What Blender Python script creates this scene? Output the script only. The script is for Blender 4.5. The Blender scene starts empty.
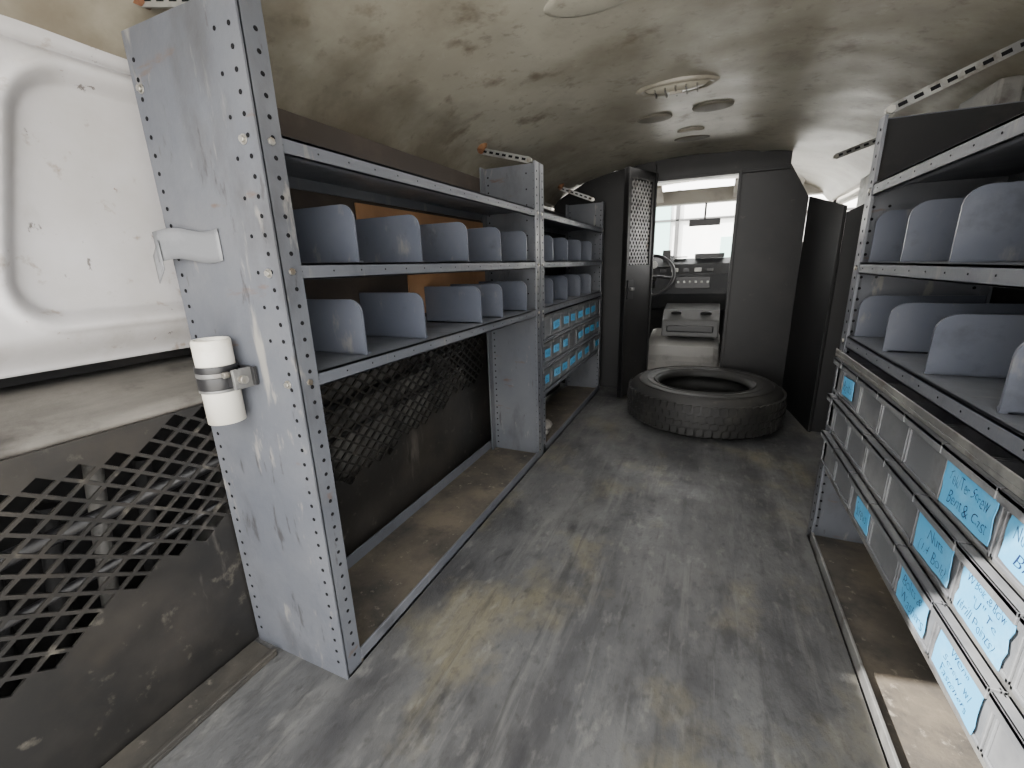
import bpy, bmesh, math, random
from mathutils import Vector, Matrix
from mathutils import noise as mn
random.seed(7)
S=0.82
ORG={}
COL=bpy.context.scene.collection

# ---------------- materials ----------------
def mat(name,base,layers=(),rough=.5,metal=0.0,bump=0.0,bscale=40,bstretch=(1,1,1),spec=.5,rlayer=None,emit=None,wave=None,edge=None):
    m=bpy.data.materials.new(name);m.use_nodes=True
    nt=m.node_tree;N=nt.nodes;Lk=nt.links
    bs=N["Principled BSDF"]
    bs.inputs["Roughness"].default_value=rough
    bs.inputs["Metallic"].default_value=metal
    bs.inputs["Specular IOR Level"].default_value=spec
    geo=N.new("ShaderNodeNewGeometry")
    def noise(scale,stretch,detail=6):
        mp=N.new("ShaderNodeMapping");mp.inputs["Scale"].default_value=stretch
        Lk.new(geo.outputs["Position"],mp.inputs["Vector"])
        n=N.new("ShaderNodeTexNoise");n.inputs["Scale"].default_value=scale;n.inputs["Detail"].default_value=detail
        n.inputs["Roughness"].default_value=.62
        Lk.new(mp.outputs[0],n.inputs["Vector"]);return n
    rgb=N.new("ShaderNodeRGB");rgb.outputs[0].default_value=(*base,1)
    cur=rgb.outputs[0]
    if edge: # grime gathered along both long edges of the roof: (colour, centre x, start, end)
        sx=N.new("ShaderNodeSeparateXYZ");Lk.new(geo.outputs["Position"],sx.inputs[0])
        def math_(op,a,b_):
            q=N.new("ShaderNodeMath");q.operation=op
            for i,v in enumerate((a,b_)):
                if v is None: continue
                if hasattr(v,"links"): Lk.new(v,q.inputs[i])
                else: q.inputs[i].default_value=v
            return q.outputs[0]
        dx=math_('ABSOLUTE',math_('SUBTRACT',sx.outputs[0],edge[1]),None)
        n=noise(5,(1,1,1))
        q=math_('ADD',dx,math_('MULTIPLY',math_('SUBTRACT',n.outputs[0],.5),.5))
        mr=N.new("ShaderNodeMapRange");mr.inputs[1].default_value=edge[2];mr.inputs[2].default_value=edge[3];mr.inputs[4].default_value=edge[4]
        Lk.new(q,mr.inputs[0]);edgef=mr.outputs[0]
    for ly in layers:
        col,sc,lo,hi=ly[:4];st=ly[4] if len(ly)>4 else (1,1,1);amt=ly[5] if len(ly)>5 else 1.0
        n=noise(sc,st)
        mr=N.new("ShaderNodeMapRange");mr.inputs[1].default_value=lo;mr.inputs[2].default_value=hi
        mr.inputs[3].default_value=0;mr.inputs[4].default_value=amt
        Lk.new(n.outputs[0],mr.inputs[0])
        mx=N.new("ShaderNodeMix");mx.data_type='RGBA'
        Lk.new(mr.outputs[0],mx.inputs[0]);Lk.new(cur,mx.inputs[6]);mx.inputs[7].default_value=(*col,1)
        cur=mx.outputs[2]
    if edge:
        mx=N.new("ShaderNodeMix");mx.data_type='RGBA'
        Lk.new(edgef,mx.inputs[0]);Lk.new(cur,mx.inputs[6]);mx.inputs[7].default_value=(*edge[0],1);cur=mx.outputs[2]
    Lk.new(cur,bs.inputs["Base Color"])
    if rlayer:
        n=noise(rlayer[0],(1,1,1));mr=N.new("ShaderNodeMapRange");mr.inputs[1].default_value=.35;mr.inputs[2].default_value=.65
        mr.inputs[3].default_value=rlayer[1];mr.inputs[4].default_value=rlayer[2]
        Lk.new(n.outputs[0],mr.inputs[0]);Lk.new(mr.outputs[0],bs.inputs["Roughness"])
    if bump>0:
        n=noise(bscale,bstretch);b=N.new("ShaderNodeBump");b.inputs["Strength"].default_value=bump;b.inputs["Distance"].default_value=.01
        Lk.new(n.outputs[0],b.inputs["Height"])
        if wave:
            mp=N.new("ShaderNodeMapping");mp.inputs["Scale"].default_value=(1,0,0)
            Lk.new(geo.outputs["Position"],mp.inputs["Vector"])
            w=N.new("ShaderNodeTexWave");w.inputs["Scale"].default_value=wave[0];w.inputs["Distortion"].default_value=wave[2]
            Lk.new(mp.outputs[0],w.inputs["Vector"])
            b2=N.new("ShaderNodeBump");b2.inputs["Strength"].default_value=wave[1];b2.inputs["Distance"].default_value=.01
            Lk.new(w.outputs[0],b2.inputs["Height"]);Lk.new(b.outputs[0],b2.inputs["Normal"]);b=b2
        Lk.new(b.outputs[0],bs.inputs["Normal"])
    return m

SHELF=mat("grey_blue_painted_steel",(.075,.081,.095),[((.11,.115,.128),3,.45,.7),((.032,.033,.038),9,.56,.75,(1,1,1),.7),((.19,.18,.16),5,.61,.72,(1,6,1),.6)],rough=.42,bump=.05,bscale=60,rlayer=(6,.35,.55))
PANEL=mat("scratched_grey_blue_steel",(.076,.082,.097),[((.112,.116,.126),2.5,.4,.7),((.042,.042,.045),7,.54,.72,(1,1,.5),.75),((.23,.22,.20),12,.64,.70,(1,1,.15),.75),((.20,.19,.175),26,.62,.69,(1,1,.3),.7),((.09,.05,.028),14,.64,.72,(.4,1,1.5),.85),((.03,.028,.028),34,.63,.68,(1,1,.25),.7)],rough=.42,bump=.08,bscale=50,rlayer=(9,.3,.55))
DIVM=mat("divider_steel",(.066,.074,.097),[((.095,.103,.125),4,.4,.7),((.035,.037,.043),14,.56,.72,(1,1,1),.6),((.19,.18,.165),22,.61,.72,(1,1,.4),.65)],rough=.38)
HOLE=mat("dark_hole",(.008,.008,.009),rough=.9,spec=.1)
BOLT=mat("zinc_bolt",(.33,.32,.29),[((.17,.12,.07),30,.5,.7)],rough=.4,metal=.8)
BARE=mat("galvanised_steel",(.16,.16,.158),[((.28,.28,.265),10,.45,.6),((.08,.06,.045),12,.55,.70)],rough=.42,metal=.5)
DRAW=mat("worn_grey_bin_steel",(.12,.125,.135),[((.20,.205,.21),8,.45,.65),((.045,.045,.05),16,.56,.7,(1,1,1),.7)],rough=.4,metal=.2)
BLACKP=mat("black_painted_panel",(.012,.0115,.011),[((.030,.027,.024),5,.45,.75),((.12,.11,.09),25,.61,.73,(1,1,1),.6),((.048,.040,.031),3,.53,.8,(1,1,1),.7),((.10,.09,.08),14,.65,.72,(1,1,.2),.55)],rough=.36,bump=.06)
BULK=mat("black_bulkhead_steel",(.0050,.0050,.0055),[((.013,.012,.0115),4,.5,.75),((.07,.062,.052),30,.66,.75,(1,1,1),.55)],rough=.45,spec=.35)
FLOORM=mat("worn_rubber_mat",(.058,.059,.061),[((.088,.088,.087),2.6,.42,.62,(1.4,.6,1)),((.030,.030,.032),4,.45,.62,(1.6,.6,1),.85),((.125,.11,.068),3.2,.53,.66,(1.1,.9,1),.7),((.020,.020,.022),8,.53,.68,(1.4,.7,1),.75),((.17,.167,.155),24,.57,.73,(1.4,.6,1),.5),((.025,.024,.024),55,.54,.7,(1,.6,1),.6),((.13,.129,.123),7,.56,.68,(5,.35,1),.42),((.02,.02,.021),9,.58,.68,(5,.4,1),.5),((.13,.128,.12),1.6,.55,.70,(1,1,1),.4)],rough=.55,bump=.35,bscale=38,bstretch=(1.3,.7,1),rlayer=(5,.34,.7),wave=(2.6,.12,.4))
TRAYM=mat("dirty_tray",(.065,.057,.047),[((.12,.10,.075),6,.45,.65),((.025,.025,.025),9,.5,.7),((.26,.23,.19),45,.62,.72,(1,1,1),.7)],rough=.6,bump=.2,bscale=60)
RAILM=mat("dirty_dark_rail",(.028,.026,.023),[((.06,.053,.043),8,.45,.7),((.12,.11,.09),40,.62,.72,(1,1,1),.6)],rough=.55,bump=.1)
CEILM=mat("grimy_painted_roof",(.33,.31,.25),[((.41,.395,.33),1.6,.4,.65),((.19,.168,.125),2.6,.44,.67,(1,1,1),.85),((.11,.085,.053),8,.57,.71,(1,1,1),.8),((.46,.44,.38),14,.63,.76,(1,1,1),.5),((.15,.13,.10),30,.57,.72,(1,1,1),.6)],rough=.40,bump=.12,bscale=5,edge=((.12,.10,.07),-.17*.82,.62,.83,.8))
WHITE=mat("white_painted_wall",(.49,.48,.49),[((.40,.385,.375),3,.45,.7),((.22,.17,.12),16,.61,.69,(1,1,1),.75),((.28,.255,.23),7,.56,.72,(1,1,.4),.6),((.08,.065,.055),28,.67,.70,(1,1,.5),.85),((.15,.08,.04),40,.68,.72,(1,1,1),.8)],rough=.4,bump=.03)
LEDGE=mat("dusty_ledge",(.10,.093,.082),[((.16,.148,.13),4,.4,.65,(3,1,1)),((.045,.04,.035),8,.50,.7)],rough=.8,bump=.2)
DARKW=mat("dark_inner_wall",(.014,.014,.0145),[((.03,.027,.025),5,.5,.7)],rough=.7,spec=.2)
ARCH=mat("grey_wheel_arch",(.10,.097,.092),[((.17,.163,.15),7,.48,.65),((.03,.028,.026),10,.48,.62)],rough=.6)
DBRN=mat("dark_brown_sheet",(.035,.026,.020),[((.06,.045,.034),5,.5,.7)],rough=.75)
GREYW=mat("grey_side_wall",(.14,.138,.13),[((.22,.21,.19),4,.45,.65),((.06,.052,.045),9,.55,.7)],rough=.55)
BROWN=mat("brown_hardboard",(.29,.15,.07),[((.36,.20,.10),5,.4,.65),((.12,.07,.04),6,.56,.72)],rough=.75)
PVC=mat("white_pvc",(.62,.60,.54),[((.45,.41,.33),12,.52,.7)],rough=.35)
RUBB=mat("tyre_rubber",(.012,.0115,.011),[((.026,.025,.022),7,.5,.7),((.06,.053,.044),20,.62,.74,(1,1,1),.6)],rough=.6,bump=.1,bscale=50)
BPLAST=mat("black_plastic",(.012,.012,.0135),rough=.4)
TAPE=mat("grey_duct_tape",(.14,.145,.155),[((.20,.205,.215),9,.45,.65)],rough=.38)
BLUE=mat("blue_masking_tape",(.07,.33,.58),[((.14,.42,.66),15,.5,.7),((.05,.22,.42),30,.58,.7,(1,1,1),.5)],rough=.6)
INK=mat("dark_ink",(.008,.014,.06),rough=.6)
BEZ=mat("cream_bezel",(.27,.25,.205),[((.15,.135,.10),12,.5,.7)],rough=.4)
LENS=mat("frosted_lens",(.40,.38,.31),rough=.2,spec=.8)
PLUG=mat("roof_plug",(.13,.12,.095),[((.18,.17,.14),9,.5,.7)],rough=.6)
RUST=mat("rusty_metal",(.13,.055,.025),[((.24,.12,.055),14,.45,.6)],rough=.8,metal=.2)
DASH=mat("dark_dashboard",(.03,.031,.033),[((.055,.055,.055),8,.5,.7)],rough=.6)
CONS=mat("light_grey_plastic",(.055,.055,.055),[((.04,.04,.039),6,.5,.7)],rough=.5)
COVER=mat("dusty_engine_cover",(.15,.146,.138),[((.08,.077,.072),6,.5,.7)],rough=.6)
SEATM=mat("grey_vinyl",(.05,.051,.053),[((.08,.08,.083),8,.5,.7)],rough=.6,bump=.1)
CABT=mat("cab_trim",(.36,.34,.30),[((.27,.25,.22),6,.5,.7)],rough=.6)
GROUND=mat("pale_concrete",(.42,.41,.39),[((.34,.33,.31),.6,.4,.6),((.5,.49,.47),6,.5,.7)],rough=.9)
BLDG=mat("white_cladding",(.80,.80,.78),[((.70,.71,.70),.5,.45,.6)],rough=.7)
GLZ=mat("green_glass",(.30,.48,.45),rough=.15)
LGREY=mat("gauge_white",(.45,.45,.43),rough=.5)
CLOTH=mat("grey_rag",(.2,.19,.175),[((.12,.11,.1),20,.5,.6)],rough=.9,bump=.3)

# ---------------- builder ----------------
class B:
    def __init__(s): s.bm=bmesh.new();s.mats=[]
    def mi(s,m):
        if m not in s.mats: s.mats.append(m)
        return s.mats.index(m)
    def face(s,pts,m,smooth=False):
        vs=[s.bm.verts.new(p) for p in pts]
        f=s.bm.faces.new(vs);f.material_index=s.mi(m);f.smooth=smooth;return f
    def box(s,x0,x1,y0,y1,z0,z1,m):
        v=[s.bm.verts.new((x,y,z)) for x in(x0,x1) for y in(y0,y1) for z in(z0,z1)]
        for q in((0,1,3,2),(4,6,7,5),(0,4,5,1),(2,3,7,6),(0,2,6,4),(1,5,7,3)):
            f=s.bm.faces.new([v[i] for i in q]);f.material_index=s.mi(m)
        return v
    def obox(s,c,ax,ay,az,hx,hy,hz,m):
        c=Vector(c);vs=[]
        for i in(-1,1):
            for j in(-1,1):
                for k in(-1,1): vs.append(s.bm.verts.new(c+ax*hx*i+ay*hy*j+az*hz*k))
        for q in((0,1,3,2),(4,6,7,5),(0,4,5,1),(2,3,7,6),(0,2,6,4),(1,5,7,3)):
            f=s.bm.faces.new([vs[i] for i in q]);f.material_index=s.mi(m)
    def prism(s,poly,vec,m,smooth=False):
        vec=Vector(vec);a=[s.bm.verts.new(p) for p in poly];b=[s.bm.verts.new(Vector(p)+vec) for p in poly]
        n=len(a)
        for f in (s.bm.faces.new(a),s.bm.faces.new(b[::-1])): f.material_index=s.mi(m)
        for i in range(n):
            f=s.bm.faces.new([a[i],b[i],b[(i+1)%n],a[(i+1)%n]]);f.material_index=s.mi(m);f.smooth=smooth
    def cyl(s,p0,p1,r,m,seg=16,r1=None,caps=True,smooth=True):
        p0=Vector(p0);p1=Vector(p1);d=(p1-p0).normalized();r1=r if r1 is None else r1
        u=d.orthogonal().normalized();w=d.cross(u)
        a=[];b=[]
        for i in range(seg):
            t=2*math.pi*i/seg;o=u*math.cos(t)+w*math.sin(t)
            a.append(s.bm.verts.new(p0+o*r));b.append(s.bm.verts.new(p1+o*r1))
        for i in range(seg):
            f=s.bm.faces.new([a[i],a[(i+1)%seg],b[(i+1)%seg],b[i]]);f.material_index=s.mi(m);f.smooth=smooth
        if caps:
            for q in(a[::-1],b):
                f=s.bm.faces.new(q);f.material_index=s.mi(m)
    def lathe(s,c,prof,m,seg=64,sx=1,sy=1,closed=False,smooth=True):
        rings=[]
        for r,z in prof:
            rings.append([s.bm.verts.new((c[0]+r*sx*math.cos(2*math.pi*i/seg),c[1]+r*sy*math.sin(2*math.pi*i/seg),c[2]+z)) for i in range(seg)])
        k=len(rings)
        for j in range(k if closed else k-1):
            A=rings[j];Bq=rings[(j+1)%k]
            for i in range(seg):
                f=s.bm.faces.new([A[i],A[(i+1)%seg],Bq[(i+1)%seg],Bq[i]]);f.material_index=s.mi(m);f.smooth=smooth
        return rings
    def grid(s,fn,nu,nv,m,smooth=True):
        g=[[s.bm.verts.new(fn(i/nu,j/nv)) for j in range(nv+1)] for i in range(nu+1)]
        for i in range(nu):
            for j in range(nv):
                f=s.bm.faces.new([g[i][j],g[i+1][j],g[i+1][j+1],g[i][j+1]])
                f.material_index=s.mi(m);f.smooth=smooth
    def text(s,body,origin,ux,uy,size,m,shear=.25,maxw=None):
        cu=bpy.data.curves.new("tmp","FONT");cu.body=body;cu.size=1;cu.align_x='CENTER';cu.align_y='CENTER';cu.shear=shear;cu.space_line=.85;cu.resolution_u=3
        cu.offset=-.018
        o=bpy.data.objects.new("tmp",cu);COL.objects.link(o);bpy.context.view_layer.update()
        dg=bpy.context.evaluated_depsgraph_get()
        me=bpy.data.meshes.new_from_object(o.evaluated_get(dg))
        w=max(1e-3,o.dimensions.x);k=size
        if maxw and w*k>maxw:k=maxw/w
        sd=random.uniform(0,50);vs=[]
        for v in me.vertices:   # hand-written wobble
            q=Vector((v.co.x*1.1+sd,v.co.y*1.1,0));n1=mn.noise(q)*.2;n2=mn.noise(q+Vector((9,9,3)))*.24
            n3=mn.noise(q*3.5)*.08
            vs.append(s.bm.verts.new(Vector(origin)+Vector(ux)*(v.co.x+n1+n3)*k+Vector(uy)*(v.co.y*(1+.3*mn.noise(Vector((v.co.x*.8+sd,1,1))))+n2)*size))
        for p in me.polygons:
            try:
                f=s.bm.faces.new([vs[i] for i in p.vertices]);f.material_index=s.mi(m)
            except ValueError: pass
        bpy.data.objects.remove(o);bpy.data.curves.remove(cu);bpy.data.meshes.remove(me)

def add(name,b,parent=None,origin=None,label=None,cat=None,group=None,kind=None,bevel=0,solid=0,fixn=True):
    if fixn: bmesh.ops.recalc_face_normals(b.bm,faces=b.bm.faces)
    vs=b.bm.verts
    mnn=Vector([min(v.co[i] for v in vs) for i in range(3)]);mxx=Vector([max(v.co[i] for v in vs) for i in range(3)])
    if origin is None: origin=Vector(((mnn.x+mxx.x)/2,(mnn.y+mxx.y)/2,mnn.z))
    origin=Vector(origin)
    bmesh.ops.translate(b.bm,verts=list(vs),vec=-origin)
    me=bpy.data.meshes.new(name);b.bm.to_mesh(me);b.bm.free()
    for m in b.mats: me.materials.append(m)
    o=bpy.data.objects.new(name,me);COL.objects.link(o)
    setup(o,origin,parent,label,cat,group,kind)
    if solid:
        md=o.modifiers.new("solid","SOLIDIFY");md.thickness=solid*S;md.offset=0
    if bevel:
        md=o.modifiers.new("bev","BEVEL");md.width=bevel*S;md.segments=2;md.limit_method='ANGLE';md.angle_limit=.7
    return o
def setup(o,origin,parent=None,label=None,cat=None,group=None,kind=None):
    origin=Vector(origin);ORG[o.name]=origin
    if parent: o.parent=parent;o.location=origin-ORG[parent.name]
    else: o.location=origin
    if label:o["label"]=label
    if cat:o["category"]=cat
    if group:o["group"]=group
    if kind:o["kind"]=kind
def empty(name,origin,label,cat,parent=None,group=None):
    o=bpy.data.objects.new(name,None);COL.objects.link(o);o.empty_display_size=.05
    setup(o,origin,parent,label,cat,group);return o
def copy_to(src,origin,parent=None):
    o=src.copy();COL.objects.link(o);origin=Vector(origin);ORG[o.name]=origin
    o.parent=parent
    o.location=origin-ORG[parent.name] if parent else origin
    return o

# ---------------- structure ----------------
CX=-.17
PROF=[(0,.70),(.3,.69),(.55,.66),(.75,.61),(.88,.56),(.97,.50),(1.02,.44)]
def zc(x):
    d=abs(x-CX)
    for (a,za),(c,zb) in zip(PROF,PROF[1:]):
        if d<=c: return za+(zb-za)*(d-a)/(c-a)
    return PROF[-1][1]
b=B()
def cf(u,v):
    x=CX-1.03+2.06*u;y=-.02+4.6*v
    z=zc(x)+.007*mn.noise(Vector((x*2.2,y*2.2,0)))+.003*mn.noise(Vector((x*7,y*7,4)))
    z-=.006*math.exp(-((abs(x-CX)-.42)/.02)**2)
    return (x,y,z)
b.grid(cf,80,200,CEILM)
add("ceiling",b,kind="structure",solid=.012)
b=B();b.box(-1.42,1.1,-.05,3.55,-1.03,-1.0,FLOORM);add("floor",b,kind="structure")
b=B();b.box(-1.3,1.0,3.55,5.2,-1.25,-1.2,DARKW);add("floor_cab",b,kind="structure")

def sdf(y,z,y0,y1,z0,z1,r):
    cy=(y0+y1)/2;cz=(z0+z1)/2;qy=abs(y-cy)-(y1-y0)/2+r;qz=abs(z-cz)-(z1-z0)/2+r
    return math.hypot(max(qy,0),max(qz,0))+min(max(qy,qz),0)-r
def sst(a,c,t):
    t=min(1,max(0,(t-a)/(c-a)));return t*t*(3-2*t)
def leftwall(u,v):
    y=.0+2.2*u;z=-.185+.645*v
    x=-1.265+.055*sst(-.18,-.10,z)+.03*sst(.05,.46,z)
    yy=y-.21*(z-.1)
    d=sdf(yy,z,.40,1.35,-.075,.385,.085)
    x-=.032*sst(.010,-.012,d)
    x+=.012*math.exp(-((d-.020)/.008)**2)
    x-=.016*math.exp(-((z-.425)/.008)**2)
    return (x,y,z)
b=B();b.grid(leftwall,260,110,WHITE);add("wall_left",b,kind="structure",solid=.008)
b=B();b.box(-1.30,-1.22,2.2,3.55,-.24,.46,GREYW);b.box(-1.39,-1.35,-.05,2.2,-.3,.50,DARKW);b.box(-1.39,-1.17,-.05,2.2,.465,.50,DARKW)  # dark boxes added behind the wall: darken the gap, seal out stray sun
b.box(-1.42,-1.38,-.05,3.55,-1.0,-.22,DARKW);b.box(-1.42,-1.10,-.05,.0,-1.0,.50,GREYW);add("wall_left_lower",b,kind="structure")
XG=-1.095
b=B()
b.grid(lambda u,v:(XG-.255*u,.02+3.5*v,-.292+.068*u+.0015*mn.noise(Vector((u*3,v*30,0)))),6,60,LEDGE)
add("trim_1",b,kind="structure",solid=.015)
b=B();b.box(.80,.86,.0,3.55,-1.0,.46,GREYW)
b.box(.74,.80,1.95,2.2,-1,.5,GREYW);b.box(.76,.80,2.6,2.8,-1,.5,GREYW)
add("wall_right",b,kind="structure",bevel=.01)
b=B();b.box(-1.15,-1.10,-.95,-.05,-1.05,.56,GREYW);b.box(-1.10,-1.09,-.85,-.12,-.9,-.2,DARKW);b.box(-1.10,-1.09,-.85,-.12,-.1,.4,WHITE)  # unseen open rear door, placed and sized to keep sun off the floor
add("unseen_rear_door",b,kind="structure",bevel=.01)
for i,x in enumerate((-1.25,.88)):
    b=B();b.box(x,x+.05,3.57,5.0,-1.2,-.05,CABT);b.box(x,x+.05,3.57,3.75,-.05,.46,CABT);b.box(x,x+.05,3.75,4.7,.40,.46,CABT)
    b.prism([(x,4.45,.46),(x,4.6,.46),(x,5.1,-.05),(x,4.95,-.05)],(.05,0,0),CABT)
    add("trim_%d"%(i+3),b,kind="structure",bevel=.01)
b=B();b.box(-1.19,.87,4.50,4.62,.50,.62,CABT);add("trim_5",b,kind="structure",bevel=.01)
b=B();b.box(-1.25,.93,5.02,5.1,-1.2,-.04,DARKW)
add("wall_front",b,kind="structure",bevel=.01)
WG=mat("windscreen_glass",(.97,.98,.98),rough=.02)
WG.node_tree.nodes["Principled BSDF"].inputs["Transmission Weight"].default_value=1.0;WG.node_tree.nodes["Principled BSDF"].inputs["IOR"].default_value=1.02
b=B();b.prism([(-1.2,4.58,.54),(.86,4.58,.54),(.9,5.02,.0),(-1.24,5.02,.0)],(0,.004,.003),WG)
add("window_1",b,kind="structure")
b=B();b.box(-40,40,-30,60,-1.95,-1.9,GROUND);add("ground",b,kind="structure")
b=B();b.box(-9,7,16,20,-1.9,2.2,BLDG);b.box(-1.9,-1.35,15.93,16.0,-1.2,1.9,GLZ);b.box(-1.2,-1.08,15.9,16.0,-1.9,2.2,CONS)
b.box(.2,1.4,15.93,16.0,-.2,.7,GLZ);b.box(-9,7,15.9,16.0,1.25,1.32,CONS)
add("building",b,label="white clad building with green glass strips outdoors",cat="building",bevel=.01)

# ---------------- black perforated lower panel ----------------
def inpoly(p,poly):
    c=False;n=len(poly);j=n-1
    for i in range(n):
        if (poly[i][1]>p[1])!=(poly[j][1]>p[1]) and p[0]<(poly[j][0]-poly[i][0])*(p[1]-poly[i][1])/(poly[j][1]-poly[i][1])+poly[i][0]: c=not c
        j=i
    return c
REG=[[(.08,-.345),(.44,-.345),(.49,-.31),(.59,-.31),(.63,-.37),(.70,-.46),(.75,-.48),(.75,-.58),(.69,-.62),(.57,-.62),(.50,-.64),(.40,-.64),(.32,-.66),(.28,-.715),(.15,-.715),(.08,-.66)],
     [(.84,-.31),(2.02,-.31),(2.02,-.52),(1.92,-.59),(1.7,-.60),(1.6,-.64),(1.3,-.65),(1.2,-.70),(1.0,-.71),(.84,-.68)],
     [(2.2,-.31),(3.2,-.31),(3.1,-.56),(2.3,-.56)]]
b=B();w=.060;h=.043;X=XG
y0,z0=.02,-.729;ny=int(3.36/w);nz=10
y1=y0+ny*w;z1=z0+nz*h
cl=lambda y,z:(X,min(max(y,y0),y1),min(max(z,z0),z1))
for i in range(0,2*ny+1):
    for j in range(0,2*nz+1):
        if (i+j)%2: continue
        cy=y0+i*w/2;cz=z0+j*h/2
        out=[(cy-w/2,cz),(cy,cz-h/2),(cy+w/2,cz),(cy,cz+h/2)]
        hole=any(inpoly((cy,cz),r) for r in REG) and 0<i<2*ny and 0<j<2*nz
        if hole:
            k=.79;inn=[(cy+(p[0]-cy)*k,cz+(p[1]-cz)*k) for p in out]
            for q in range(4):
                b.face([cl(*out[q]),cl(*out[(q+1)%4]),cl(*inn[(q+1)%4]),cl(*inn[q])],BLACKP)
        else:
            pts=[]
            for p in out:
                c=cl(*p)
                if c not in pts: pts.append(c)
            if len(pts)>=3: b.face(pts,BLACKP)
bmesh.ops.remove_doubles(b.bm,verts=b.bm.verts,dist=.0005)
b.face([(X,y0,-.998),(X,y1,-.998),(X,y1,z0),(X,y0,z0)],BLACKP)
add("diamond_grille",b,label="black steel kick panel with cut diamond grille along the van side",cat="grille",solid=.006,origin=(X,1.7,-1))
b=B();b.box(-1.085,-.99,.03,.58,-1.0,-.990,RAILM);b.box(-1.0,-.99,.03,.58,-.990,-.980,RAILM)
add("floor_rail",b,label="thin dirty dark metal floor rail below the black grille",cat="rail",bevel=.002)
b=B()
b.prism([( -1.36,1.35+.78*math.cos(t),-1+.68*math.sin(t)) for t in [math.pi*i/28 for i in range(29)]],(.19,0,0),ARCH,smooth=True)
add("trim_2",b,kind="structure")
b=B()
for k in range(5):
    yy=.10+k*.09
    b.cyl((-1.27,yy,-.9),(-1.24,yy+.05,-.4-.03*(k%3)),.018,ARCH if k%3==0 else DARKW,10)
b.cyl((-1.14,.1,-.5),(-1.14,1.9,-.40),.016,BPLAST,10)
b.cyl((-1.14,.1,-.62),(-1.14,1.9,-.50),.010,BPLAST,8)
add("cable_loom",b,label="dark hoses and cables bundled behind the diamond grille",cat="cables")

# ---------------- shelving ----------------
def end_panel(par,y,xf,xb,ztop,dirf,holes=True,label=None,matl=PANEL):
    b=B();s=1 if xf>xb else -1
    t=.008
    lo,hi=min(xf,xb),max(xf,xb)
    b.box(lo,hi,y-t/2,y+t/2,-1.0,ztop,matl)
    fy0,fy1=(y,y+.048*dirf);fy0,fy1=min(fy0,fy1),max(fy0,fy1)
    b.box(min(xf,xf-s*t),max(xf,xf-s*t),fy0,fy1,-1.0,ztop,matl)
    b.box(min(xb,xb+s*t),max(xb,xb+s*t),fy0,fy1,-1.0,ztop,matl)
    b.box(lo,hi,fy0,fy1,-1.0,-.992,matl)
    if holes:
        z=-.95;i=0
        while z<ztop-.02:
            for xx in (xf-s*.022,xb+s*.022):
                for yy,d in ((y-t/2-.0012,-1),(y+t/2+.0012,1)):
                    b.cyl((xx,yy,z),(xx,yy-d*.001,z),.0045,HOLE,8)
            fx=xf+s*.0012;fm=y+dirf*.028
            b.cyl((fx,fm,z),(fx-s*.001,fm,z),.0045,HOLE,8)
            if i%2==0 and z>-.2:
                b.cyl((xf-s*.06,y-t/2-.0012,z),(xf-s*.06,y-t/2-.0002,z),.004,HOLE,8)
            z+=.034;i+=1
    return add("end_panel",b,parent=par,label=label,bevel=.003)
def shelf(par,z,y0,y1,xf,xb,lip=.034):
    b=B();s=1 if xf>xb else -1;t=.006
    lo,hi=min(xf,xb),max(xf,xb)
    b.box(lo,hi,y0,y1,z-t,z,SHELF)
    b.box(min(xf,xf-s*t),max(xf,xf-s*t),y0,y1,z-lip,z,SHELF)
    b.box(min(xf,xf-s*.02),max(xf,xf-s*.02),y0,y1,z-lip,z-lip+t*.7,SHELF)
    b.box(min(xb,xb+s*t),max(xb,xb+s*t),y0,y1,z-lip,z+.02,SHELF)
    n=int((y1-y0)/.085)
    for i in range(n):
        yy=y0+.04+i*.085
        b.cyl((xf+s*.001,yy,z-lip*.5),(xf,yy,z-lip*.5),.0022,HOLE,8)
    for yy in (y0+.015,y1-.015):
        b.cyl((xf+s*.006,yy,z-lip*.5),(xf,yy,z-lip*.5),.007,BOLT,6)
    return add("shelf",b,parent=par,bevel=.0015)
def make_div(xf,xb,hh):
    b=B();s=1 if xf>xb else -1;r=.035;pts=[]
    pts.append((xb,0,0));pts.append((xf,0,0))
    for k in range(7):
        t=math.pi/2*k/6;pts.append((xf-s*(r-r*math.cos(t)),0,hh-r+r*math.sin(t)))
    pts.append((xb,0,hh))
    b.prism(pts,(0,.005,0),DIVM)
    b.box(min(xf-s*.01,xb),max(xf-s*.01,xb),0,.028,0,.004,DIVM)
    return b
def dividers(par,z,ys,xf,xb,hh):
    src=None
    for y in ys:
        tilt=random.uniform(-.03,.03)
        if src is None:
            b=make_div(xf,xb,hh);bmesh.ops.translate(b.bm,verts=b.bm.verts,vec=(0,y,z))
            src=add("divider",b,parent=par);ORG0=ORG[src.name].copy();ysrc=y
        else:
            o=copy_to(src,ORG0+Vector((0,y-ysrc,0)),par)
            o.rotation_euler[2]=tilt
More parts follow.
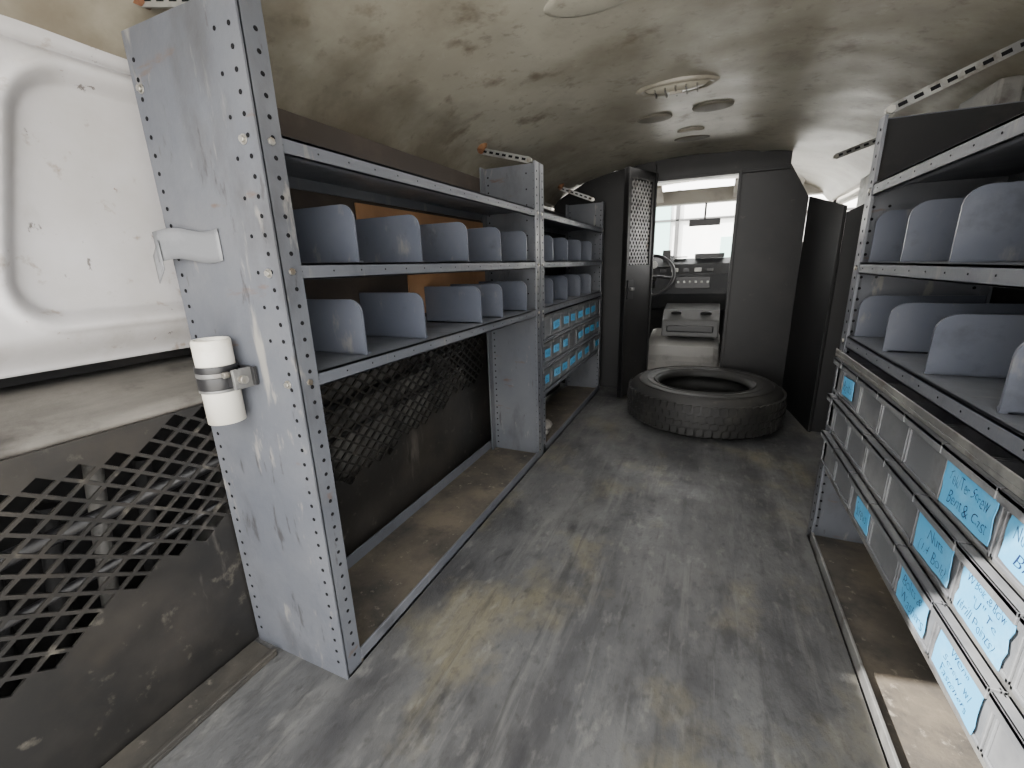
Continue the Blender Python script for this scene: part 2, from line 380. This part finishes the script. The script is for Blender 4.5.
def drawer(par,s,xf,yc,w,z0,h,tape=None,depth=.27):
    b=B();y0=yc-w/2;y1=yc+w/2;t=.005
    def bx(d0,d1,ya,yb,za,zb,m=DRAW):
        xa=xf-s*d0;xb=xf-s*d1;b.box(min(xa,xb),max(xa,xb),ya,yb,za,zb,m)
    bx(0,t,y0,y1,z0,z0+h)
    bx(-.016,t,y0,y1,z0+h-.008,z0+h)
    bx(-.016,-.012,y0,y1,z0+h-.02,z0+h)
    bx(-.004,0,y0,y0+.006,z0,z0+h);bx(-.004,0,y1-.006,y1,z0,z0+h);bx(-.004,0,y0,y1,z0,z0+.007)
    bx(t,depth,y0,y1,z0,z0+t)
    bx(t,depth,y0,y0+t,z0,z0+h*.85);bx(t,depth,y1-t,y1,z0,z0+h*.85);bx(depth-t,depth,y0,y1,z0,z0+h*.85)
    o=add("drawer",b,parent=par,bevel=.001)
    if tape:
        tw,th,off,txt,rot=tape
        b=B();c=Vector((xf+s*.0055,yc+off,z0+h*.44))
        ux=Vector((0,s,0));uy=Vector((0,0,1))
        cr,sr=math.cos(rot),math.sin(rot)
        ux,uy=ux*cr+uy*sr,uy*cr-ux*sr
        nx=Vector((s,0,0))
        pts=[]
        for i in range(9): pts.append((-tw/2+tw*i/8,-th/2+random.uniform(-.001,.001)))
        for i in range(1,5): pts.append((tw/2+random.uniform(-.003,.003),-th/2+th*i/5))
        for i in range(9): pts.append((tw/2-tw*i/8,th/2+random.uniform(-.001,.001)))
        for i in range(1,5): pts.append((-tw/2+random.uniform(-.003,.003),th/2-th*i/5))
        b.prism([c+ux*p[0]+uy*p[1] for p in pts],nx*.0012,BLUE)
        if txt:
            lines=txt.split("\n");n=len(lines)
            for i,l in enumerate(lines):
                b.text(l,c+nx*.0018+uy*(th*(.5-(i+.5)/n)*.9)+ux*random.uniform(-.05,.05)*tw,ux,uy,th/n*.82,INK,maxw=tw*.78)
        add("tape_label",b,parent=o,fixn=False,label="blue masking tape label with handwriting")
    return o

LX,LB=-.755,-1.035
U1=empty("shelving_unit",(-.9,1.31,-1),"grey-blue steel van shelving with divided rows beside the grille","shelving")
end_panel(U1,.60,LX,-1.085,.462,1,label="scratched grey-blue steel end panel with bolt holes")
end_panel(U1,2.015,LX,LB,.45,-1)
for z in (.25,.019,-.207): shelf(U1,z,.608,2.01,LX-.002,LB)
dividers(U1,.02,[.83,1.09,1.36,1.63,1.90],-.775,LB+.01,.132)
dividers(U1,-.206,[.82,1.08,1.44,1.63,1.89],-.775,LB+.01,.138)
b=B();b.box(LB-.02,LX,.61,2.01,-.999,-.985,TRAYM);b.box(LX-.008,LX,.65,2.0,-1,-.955,SHELF);b.box(LB-.02,LB-.014,.61,2.01,-1,-.94,SHELF)
add("bottom_tray",b,parent=U1,label="dirty brown-grey bottom tray",bevel=.002)
for x,z in ((-.79,.235),(-.785,0.0),(-.785,-.225),(-1.06,.36)):
    b=B();b.cyl((x,.595,z),(x,.589,z),.006,BOLT,6);b.cyl((x,.596,z),(x,.594,z),.009,BOLT,14)
    add("bolt",b,parent=U1,label="zinc hex bolt")
b=B();b.box(-1.044,-1.038,.66,2.0,-.24,.405,DBRN);add("backing_sheet",b,parent=U1,label="dark brown backing sheet")
b=B();b.box(-1.034,-1.028,1.12,1.99,.022,.205,BROWN);b.box(-1.034,-1.028,1.35,1.99,-.17,-.02,BROWN);add("hardboard",b,parent=U1,label="orange-brown hardboard strips")
U2=empty("shelving_unit",(-.9,2.7,-1),"grey-blue steel shelving with small labelled drawers near the partition","shelving")
end_panel(U2,2.03,LX,LB,.45,1);end_panel(U2,3.375,LX,LB,.43,-1)
for z in (.25,.019,-.207): shelf(U2,z,2.036,3.37,LX-.002,LB)
dividers(U2,.02,[2.27,2.54,2.82,3.10],-.775,LB+.01,.132)
dividers(U2,-.206,[2.27,2.54,2.82,3.10],-.775,LB+.01,.138)
b=B();b.box(LB,LX,2.04,3.37,-.999,-.985,TRAYM);b.box(LX-.008,LX,2.04,3.36,-1,-.955,SHELF)
for z in (-.375,-.51,-.655): b.box(LB,LX-.01,2.04,3.37,z-.012,z-.006,SHELF);b.box(LX-.016,LX-.008,2.04,3.37,z-.02,z,SHELF)
add("drawer_rack",b,parent=U2,bevel=.002)
b=B();b.box(-1.044,-1.038,2.05,3.36,-.7,.36,DARKW);add("backing_sheet",b,parent=U2,label="dark backing sheet")
words=["Nuts","Bolts","Screws","1/4 Bolt","Washers","Teks","Lags"]
for r,z in enumerate((-.37,-.505,-.645)):
    for k in range(8):
        yc=2.125+k*.166
        drawer(U2,1,LX-.012,yc,.16,z,.118,tape=(random.uniform(.08,.12),.042,random.uniform(-.015,.015),words[(r*3+k)%7],random.uniform(-.07,.07)) if (r*5+k*3)%7 else None,depth=.24)
RX,RB=.407,.72
U3=empty("shelving_unit",(.56,1.0,-1),"grey-blue steel shelving with dividers over blue-labelled drawers","shelving")
end_panel(U3,1.71,RX,RB,.375,-1);end_panel(U3,.30,RX,RB,.375,1)
for z in (.20,-.02,-.245): shelf(U3,z,.31,1.70,RX+.002,RB)
dividers(U3,-.019,[1.65,1.40,1.15,.90,.65,.42],.427,RB-.01,.14)
dividers(U3,-.244,[1.66,1.40,1.15,.89,.64,.42],.427,RB-.01,.125)
b=B();b.box(RX,RB,.31,1.70,-.999,-.985,TRAYM);b.box(RX,RX+.008,.31,1.69,-1,-.955,BARE)
for z in (-.435,-.56,-.69): b.box(RX+.01,RB,.31,1.70,z-.012,z-.006,SHELF);b.box(RX+.006,RX+.014,.31,1.70,z-.022,z,BARE)
b.box(RX-.012,RX+.002,.31,1.70,-.315,-.305,BARE)
b.box(RX-.012,RX-.008,.31,1.70,-.305,-.29,BARE)
add("drawer_rack",b,parent=U3,bevel=.002)
b=B();b.box(.722,.728,.31,1.70,-.70,.375,DARKW);b.box(.415,.715,1.696,1.702,.205,.37,DARKW);add("backing_sheet",b,parent=U3,label="dark backing sheet and dark sheet over the end panel top")  # second box: dark sheet added over the end panel above the top shelf
rows=[(-.43,[(.85+.165*k,.16) for k in range(-2,5)]+[(1.645,.085)],{.85:(.15,.075,0,"Tek/Ter Screw\nBent & Cast",.03),.685:(.12,.07,0,"Nuts & Bolt\nBrass",-.04),1.51:(.10,.055,.02,"Bolts",.06)}),
      (-.555,[(.745+.16*k,.155) for k in range(-1,6)]+[(1.665,.06)],{.905:(.13,.07,0,"Nuts\n(1/4 Bolt)",.05),.745:(.125,.085,0,"W Bolt & Bdw\n\"U\" Te\n(drill Points)",-.03)}),
      (-.685,[(.757+.17*k,.165) for k in range(-1,6)],{.927:(.12,.07,0,"Bolts &\nWashers",.04),.757:(.13,.08,0,"Wenn\nScrew w/\nFasteners",-.04),1.267:(.10,.06,-.03,"Screws",.05)})]
for z,cs,tp in rows:
    for c,wd in cs:
        t=None
        for k,v in tp.items():
            if abs(k-c)<.004 and v[0]>0: t=v
        drawer(U3,-1,RX,c,wd,z,.112,tape=t)

# ---------------- PVC pipe holder ----------------
PX,PYY=-.942,.554
PH=empty("pipe_holder",(PX,PYY,-.308),"short white plastic pipe clamped to the shelf end panel","pipe holder")
b=B();c=(PX,PYY,-.308);R=.036
b.lathe(c,[(R,0),(R,.176),(R-.002,.180),(R-.006,.180),(R-.008,.176),(R-.008,0)],PVC,48,closed=True)
add("tube",b,parent=PH)
b=B();c2=(PX,PYY,-.210)
b.lathe(c2,[(R+.001,-.022),(R+.0035,-.022),(R+.0035,.004),(R+.001,.004)],BPLAST,48,closed=True)
b.lathe(c2,[(R+.001,.004),(R+.0035,.004),(R+.0035,.014),(R+.001,.014)],BARE,48,closed=True)
b.lathe(c2,[(R+.001,.014),(R+.0035,.014),(R+.0035,.028),(R+.001,.028)],BPLAST,48,closed=True)
b.lathe(c2,[(R+.001,-.028),(R+.0035,-.028),(R+.0035,-.022),(R+.001,-.022)],BARE,48,closed=True)
b.box(PX+.02,-.87,.584,.5925,-.230,-.190,BPLAST)
b.box(PX+.033,-.882,.548,.558,-.228,-.200,BPLAST);b.box(-.886,-.878,.546,.592,-.232,-.190,BARE)
b.cyl((-.896,.548,-.20),(-.896,.536,-.20),.007,BOLT,6);b.cyl((-.88,.561,-.212),(-.866,.561,-.212),.009,BOLT,8)
add("clamp",b,parent=PH,label="black and steel hose clamp with bracket",bevel=.001)
b=B();b.grid(lambda u,v:(-1.09+.18*u,.5935-.0025*(1+math.sin(u*5))-(.02*(1-u)**3),.03+.062*v+.006*math.sin(u*6)),12,4,TAPE)
b.grid(lambda u,v:(-1.12+.045*u,.578-.008*u,.015+.06*v-.03*(1-u)),4,4,TAPE)
add("duct_tape",b,label="grey duct tape strip stuck on the end panel",cat="tape",solid=.0015)

# ---------------- ceiling straps ----------------
def strap(p0,p1,name_label,wd=.014,bolt=True):
    b=B();p0=Vector(p0);p1=Vector(p1);d=(p1-p0);L=d.length;d.normalize()
    side=d.cross(Vector((0,1,0))).normalized();n=d.cross(side)
    b.obox((p0+p1)/2,d,side,n,L/2,wd,.003,BARE)
    k=int(L/.035)
    for i in range(k):
        c=p0+d*(.02+i*.035)
        for sg in(-1,1):
            b.obox(c+n*.0034*sg,d,side,n,.010,.005,.0006,HOLE)
    if bolt:
        b.cyl(p0-n*.012,p0+n*.012,.014,RUST,8);b.cyl(p0,p0+Vector((0,0,.03)),.02,RUST,10,r1=.03)
    b.cyl(p1-n*.01,p1+n*.01,.011,BOLT,6)
    return add("perforated_strap",b,label=name_label,cat="bracket")
strap((-1.05,2.03,.535),(-.80,2.02,.465),"slotted metal strap with rusty bolt tying shelf to roof")
strap((-1.05,3.25,.535),(-.82,3.3,.445),"slotted metal strap beside the partition")
strap((-1.08,.645,.535),(-.84,.665,.488),"slotted metal strap above the scratched end panel")
strap((.72,1.68,.52),(.42,1.68,.39),"bare slotted metal strap bolted to the shelf top",wd=.013)
strap((.70,2.75,.53),(.50,2.72,.46),"short slotted metal strap beside the black partition",wd=.013)
# ---------------- ceiling fittings ----------------
DL=empty("dome_lamp",(-.19,2.11,.685),"cream oval dome lamp fixed to the roof","ceiling lamp")
b=B();b.lathe((-.19,2.11,.695),[(.165,0),(.160,-.012),(.145,-.02),(.130,-.016),(.125,-.008)],BEZ,48,sx=1,sy=.42);add("bezel",b,parent=DL)
b=B();b.lathe((-.19,2.11,.692),[(.127,-.005),(.11,-.018),(.06,-.026),(.001,-.028)],LENS,48,sx=1,sy=.40)
for xx in (-.08,-.04,0,.04,.08):
    hw=.048*math.sqrt(1-(xx/.13)**2);b.box(-.19+xx-.003,-.19+xx+.003,2.11-hw,2.11+hw,.662,.672,PLUG)
b.box(-.215,-.165,2.10,2.12,.655,.668,BEZ);add("lens",b,parent=DL)
for (x,y,rx,ry,l) in ((-.32,2.50,.085,.06,"flat oval roof plug"),(-.055,2.46,.09,.065,"flat oval roof plug"),(-.165,3.0,.10,.055,"dark oval roof plug near the partition"),(-.36,1.36,.13,.07,"large pale oval roof plug")):
    b=B();b.lathe((x,y,zc(x)-.006),[(1,0),(.97,-.006),(.8,-.009),(.001,-.008)],CEILM if 'pale' in l else PLUG,40,sx=rx,sy=ry)
    add("roof_plug",b,label=l+" pressed in the ceiling",cat="ceiling plug",group="oval plugs in the roof")
b=B();b.lathe((-.165,2.82,zc(-.165)-.004),[(1,0),(.97,-.012),(.6,-.015),(.001,-.015)],BEZ,32,sx=.07,sy=.03);add("roof_plug",b,label="small cream raised roof fitting",cat="ceiling plug",group="oval plugs in the roof")

# ---------------- tyre ----------------
TX,TYY,TR=.012,2.965,.466
TY=empty("tire",(TX,TYY,-1),"worn black spare tyre lying flat on the floor mat","tyre")
b=B();W=.25
prof=[(.268,.04),(.285,.012),(.33,0),(.38,.002),(.43,.014),(.450,.036),(.461,.06),(TR,.09),(TR,W-.09),(.461,W-.06),(.450,W-.036),(.43,W-.014),(.38,W-.002),(.33,W),(.285,W-.012),(.268,W-.04),(.275,W-.05),(.39,W-.06),(.44,W-.09),(.44,.09),(.39,.06),(.275,.05)]
b.lathe((TX,TYY,-1),prof,RUBB,96,closed=True)
for rr in (.30,.345,.40): b.lathe((TX,TYY,-1),[(rr-.003,W-.004),(rr,W+.003),(rr+.003,W-.004)],RUBB,96)
add("casing",b,parent=TY)
b=B()
nT=64
for k in range(nT):
    t=2*math.pi*k/nT
    for zz_,off,hh in ((.055,.0,.022),(.10,.5,.016),(.145,.0,.016),(.19,.5,.022)):
        a=t+off*2*math.pi/nT
        d=Vector((math.cos(a),math.sin(a),0));tt=Vector((-math.sin(a),math.cos(a),0))
        r=TR if .08<zz_<.17 else TR-.006
        b.obox(Vector((TX,TYY,-1+zz_))+d*r,d,(tt+Vector((0,0,.25))).normalized(),Vector((0,0,1)),.006,.018,hh*.9,RUBB)
add("tread",b,parent=TY)

# ---------------- partition ----------------
PY=3.49
PT=empty("cargo_partition",(-.1,PY,-1),"black steel partition between cargo bay and cab","partition")
def zz(x): return zc(x)-.002
b=B()
b.prism([(-1.18,PY,-1),(-.41,PY,-1),(-.41,PY,zz(-.41)),(-.6,PY,zz(-.6)),(-.9,PY,zz(-.9)),(-1.18,PY,.47)],(0,.02,0),BULK)
b.box(-.63,-.61,PY-.03,PY,-1,.6,BULK);b.box(-.43,-.41,PY-.03,PY+.03,-1,.66,BULK)
add("fixed_panel",b,parent=PT,bevel=.003)
b=B();b.prism([(-.43,PY-.01,.555),(.41,PY-.01,.55),(.41,PY-.01,zz(.41)),(.30,PY-.01,zz(.3)),(.13,PY-.01,zz(.13)),(-.17,PY-.01,zz(-.17)),(-.43,PY-.01,zz(-.43))],(0,.02,0),BULK)
b.box(-.43,.41,PY-.04,PY+.03,.545,.56,BULK);add("header",b,parent=PT,bevel=.003)
b=B()
b.prism([(.12,PY-.02,-1),(.53,PY-.02,-1),(.53,PY-.02,.37),(.41,PY-.02,.575),(.13,PY-.02,.575)],(0,.018,0),BULK)
b.prism([(.53,PY-.02,-1),(.60,2.88,-1),(.60,2.88,.25),(.53,PY-.02,.37)],(.015,0,0),BULK)
b.box(.115,.135,PY-.045,PY+.02,-1,.57,BULK)
add("angled_panel",b,parent=PT,bevel=.002)
b=B();b.prism([(.62,2.9,-1),(.78,2.88,-1),(.78,2.88,.3),(.62,2.9,.22)],(0,.015,0),BULK);add("side_panel",b,parent=PT)
P0=Vector((-.552,3.12,0));P1=Vector((-.412,3.455,0));dd=(P1-P0);DLn=dd.length;dd.normalize();nn=Vector((dd.y,-dd.x,0))
b=B()
def dbox(u0,u1,z0,z1,t=.01,m=BULK,off=0):
    c=P0+dd*(u0+u1)/2+nn*off;c.z=(z0+z1)/2
    b.obox(c,dd,nn,Vector((0,0,1)),(u1-u0)/2,t,(z1-z0)/2,m)
dt=.60
dbox(0,DLn,-.97,-.02);dbox(0,.05,-.02,dt);dbox(DLn-.05,DLn,-.02,dt);dbox(.05,DLn-.05,dt-.06,dt)
dbox(0,.015,-.97,dt,.02);dbox(DLn-.015,DLn,-.97,dt,.02)
D=add("door",b,parent=PT,bevel=.002,label="open black steel partition door with mesh upper window")
b=B()
u0,u1,z0,z1=.05,DLn-.05,-.02,dt-.06
st=.05
k=-20
while k<40:
    for sg in(1,-1):
        pts=[]
        for i in range(0,41):
            u=u0+(u1-u0)*i/40;z=z0+sg*1.3*(u-u0)+k*st
            if z0<=z<=z1: pts.append((u,z))
        if len(pts)>1:
            a=P0+dd*pts[0][0];a.z=pts[0][1];c=P0+dd*pts[-1][0];c.z=pts[-1][1]
            ax=(c-a);ln=ax.length;ax.normalize();b.obox((a+c)/2,ax,nn,ax.cross(nn),ln/2,.002,.005,BARE)
    k+=1
add("mesh_window",b,parent=D)
b=B();dbox(.03,.10,-.25,-.12,.022,BPLAST);c=P0+dd*.06;c.z=-.18;b.cyl(c+nn*.02,c+nn*.05,.012,BARE,10)
add("latch",b,parent=D,label="black door latch")

# ---------------- cab ----------------
b=B()
pr=[(4.45,-.30),(4.42,-.12),(4.47,-.03),(4.62,.02),(4.92,.0),(4.92,-.5),(4.60,-.45)]
b.prism([(-1.15,y,z) for y,z in pr],(2.0,0,0),DASH)
b.prism([(-.75,4.42,-.05),(-.75,4.55,.05),(-.75,4.7,.05),(-.75,4.7,-.1)],(.42,0,0),DASH)
for i in range(5):
    b.box(-.44+i*.10,-.38+i*.10,4.405,4.43,-.10,-.065,LGREY if i%2 else BPLAST)
b.box(-.30,.0,4.40,4.44,-.25,-.14,BPLAST)
for i in range(6): b.box(-.28+i*.05,-.26+i*.05,4.39,4.41,-.20,-.18,LGREY)
for x in(-.5,-.62): b.cyl((x,4.42,-.03),(x,4.41,-.03),.035,LGREY,20)
b.box(-.40,-.22,4.55,4.75,.03,.04,LGREY);b.box(-.15,.10,4.5,4.62,.02,.06,BPLAST)
b.box(-.43,-.36,4.45,4.52,.0,.10,CONS)
add("dashboard",b,label="dark dashboard with pale switches below the windscreen",cat="dashboard",bevel=.008)
b=B()
b.prism([(-.48,3.74,-1.2),(-.48,3.74,-.80),(-.48,3.86,-.70),(-.48,4.15,-.66),(-.48,4.40,-.61),(-.48,4.40,-1.2)],(.60,0,0),COVER)
add("engine_cover",b,label="dusty grey engine cover between the front seats",cat="engine cover",bevel=.05)
b=B()
b.prism([(-.36,4.00,-.64),(-.36,4.03,-.50),(-.36,4.14,-.42),(-.36,4.38,-.38),(-.36,4.38,-.59)],(.46,0,0),CONS)
b.box(-.32,.06,3.995,4.03,-.60,-.54,BPLAST)
b.cyl((-.25,4.09,-.455),(-.25,4.10,-.435),.045,BPLAST,20);b.cyl((-.01,4.09,-.455),(-.01,4.10,-.435),.045,BPLAST,20)
add("centre_console",b,label="low grey centre console with dark cup holders",cat="console",bevel=.03)
for x0,l in ((-.98,"grey vinyl driver seat behind the steering wheel"),(.14,"grey vinyl passenger seat beside the engine cover")):
    st_=empty("car_seat",(x0+.25,3.95,-1.2),l,"seat")
    b=B();b.box(x0,x0+.5,3.72,4.18,-.72,-.55,SEATM);add("seat",b,parent=st_,bevel=.04)
    b=B();b.prism([(x0,3.62,-.6),(x0,3.76,-.6),(x0,3.68,.1),(x0,3.58,.1)],(.5,0,0),SEATM);add("backrest",b,parent=st_,bevel=.03)
    b=B();b.box(x0+.08,x0+.42,3.78,4.1,-1.2,-.72,BPLAST);add("base",b,parent=st_,bevel=.01)
SW=empty("steering_wheel",(-.54,4.25,-.2),"black steering wheel in front of the dashboard","steering wheel")
b=B();ax=Vector((0,-.85,.5)).normalized();u=ax.orthogonal().normalized();wv=ax.cross(u);c=Vector((-.50,4.2,-.12))
n=40
rg=[]
for i in range(n):
    t=2*math.pi*i/n;o=u*math.cos(t)+wv*math.sin(t)
    rg.append([b.bm.verts.new(c+o*.2+(o*math.cos(q)+ax*math.sin(q))*.016) for q in [2*math.pi*j/8 for j in range(8)]])
for i in range(n):
    for j in range(8):
        f=b.bm.faces.new([rg[i][j],rg[(i+1)%n][j],rg[(i+1)%n][(j+1)%8],rg[i][(j+1)%8]]);f.smooth=True;f.material_index=b.mi(BPLAST)
add("rim",b,parent=SW)
b=B();b.cyl(c,c-ax*.03,.06,BPLAST,20)
for t in (0,2.1,4.2):
    o=u*math.cos(t)+wv*math.sin(t);b.cyl(c,c+o*.2,.014,BPLAST,8)
b.cyl(c,c-ax*.2,.03,BPLAST,12);add("hub",b,parent=SW)
b=B();b.box(-.22,.04,4.48,4.50,.30,.36,BPLAST);b.cyl((-.09,4.50,.34),(-.09,4.58,.50),.01,BPLAST,8)
add("rear_view_mirror",b,label="black rear view mirror hanging at the windscreen",cat="mirror",bevel=.008)
b=B();b.lathe((-.09,4.2,.675),[(.14,0),(.13,-.02),(.001,-.025)],BPLAST,32,sy=.6);add("cab_lamp",b,label="dark oval lamp on the cab roof",cat="ceiling lamp")
for x0,l in((-.95,"pale sun visor folded at the driver side"),(.12,"pale sun visor folded at the passenger side")):
    b=B();b.prism([(x0,4.25,.62),(x0,4.48,.52),(x0,4.49,.54),(x0,4.26,.64)],(.5,0,0),CABT);add("sun_visor",b,label=l,cat="sun visor",bevel=.005)
b=B();b.box(.73,.738,2.05,2.10,-.9,.36,BPLAST);b.box(.715,.738,2.03,2.12,.30,.40,BPLAST);b.cyl((.715,2.075,.36),(.705,2.075,.36),.015,BOLT,8)
add("seat_belt",b,label="black seat belt on the grey side pillar",cat="seat belt",bevel=.003)
b=B()
bmesh.ops.create_icosphere(b.bm,subdivisions=4,radius=1);b.mi(CLOTH)
for v in b.bm.verts:
    k=1+.3*mn.noise(v.co*2.3)+.1*mn.noise(v.co*6)
    v.co=Vector((-.86+v.co.x*.07*k,2.22+v.co.y*.12*k,-.93+v.co.z*.05*k))
for f in b.bm.faces:f.smooth=True
add("rag",b,label="crumpled grey rag on the bottom tray",cat="rag")

# ---------------- lights, world ----------------
sun=bpy.data.lights.new("sun","SUN");sun.energy=32;sun.angle=.01;sun.color=(1,.96,.9)
so=bpy.data.objects.new("sun",sun);COL.objects.link(so)
dv=Vector((1.34,1,-1.38)).normalized();so.rotation_euler=dv.to_track_quat('-Z','Y').to_euler()
w=bpy.data.worlds.new("w");bpy.context.scene.world=w;w.use_nodes=True
bg=w.node_tree.nodes["Background"];bg.inputs[0].default_value=(1,.985,.96,1);bg.inputs[1].default_value=9.2
al=bpy.data.lights.new("fill_light","AREA");al.shape='RECTANGLE';al.size=.9;al.size_y=1.8;al.energy=10;al.color=(1,.97,.93)  # added fill lamp below the roof, brightens the far floor and shelves
ao=bpy.data.objects.new("fill_light",al);COL.objects.link(ao);ao.location=(-.17,2.2,.62)

# ---------------- scale to metres ----------------
seen=set()
for o in list(COL.objects):
    if o.type=='MESH' and o.data.name not in seen:
        o.data.transform(Matrix.Scale(S,4));seen.add(o.data.name)
    o.location=o.location*S
# ---------------- camera ----------------
cam=bpy.data.cameras.new("camera");cam.sensor_width=36;cam.lens=430/1024*36;cam.clip_start=.02;cam.clip_end=200
co=bpy.data.objects.new("camera",cam);COL.objects.link(co)
Mx=Matrix(((.9124,-.0821,.4008),(.408,.253,-.877),(-.0295,.964,.2647)))
co.rotation_mode='QUATERNION';co.rotation_quaternion=Mx.to_quaternion().normalized();co.location=(0,0,0)
bpy.context.scene.camera=co
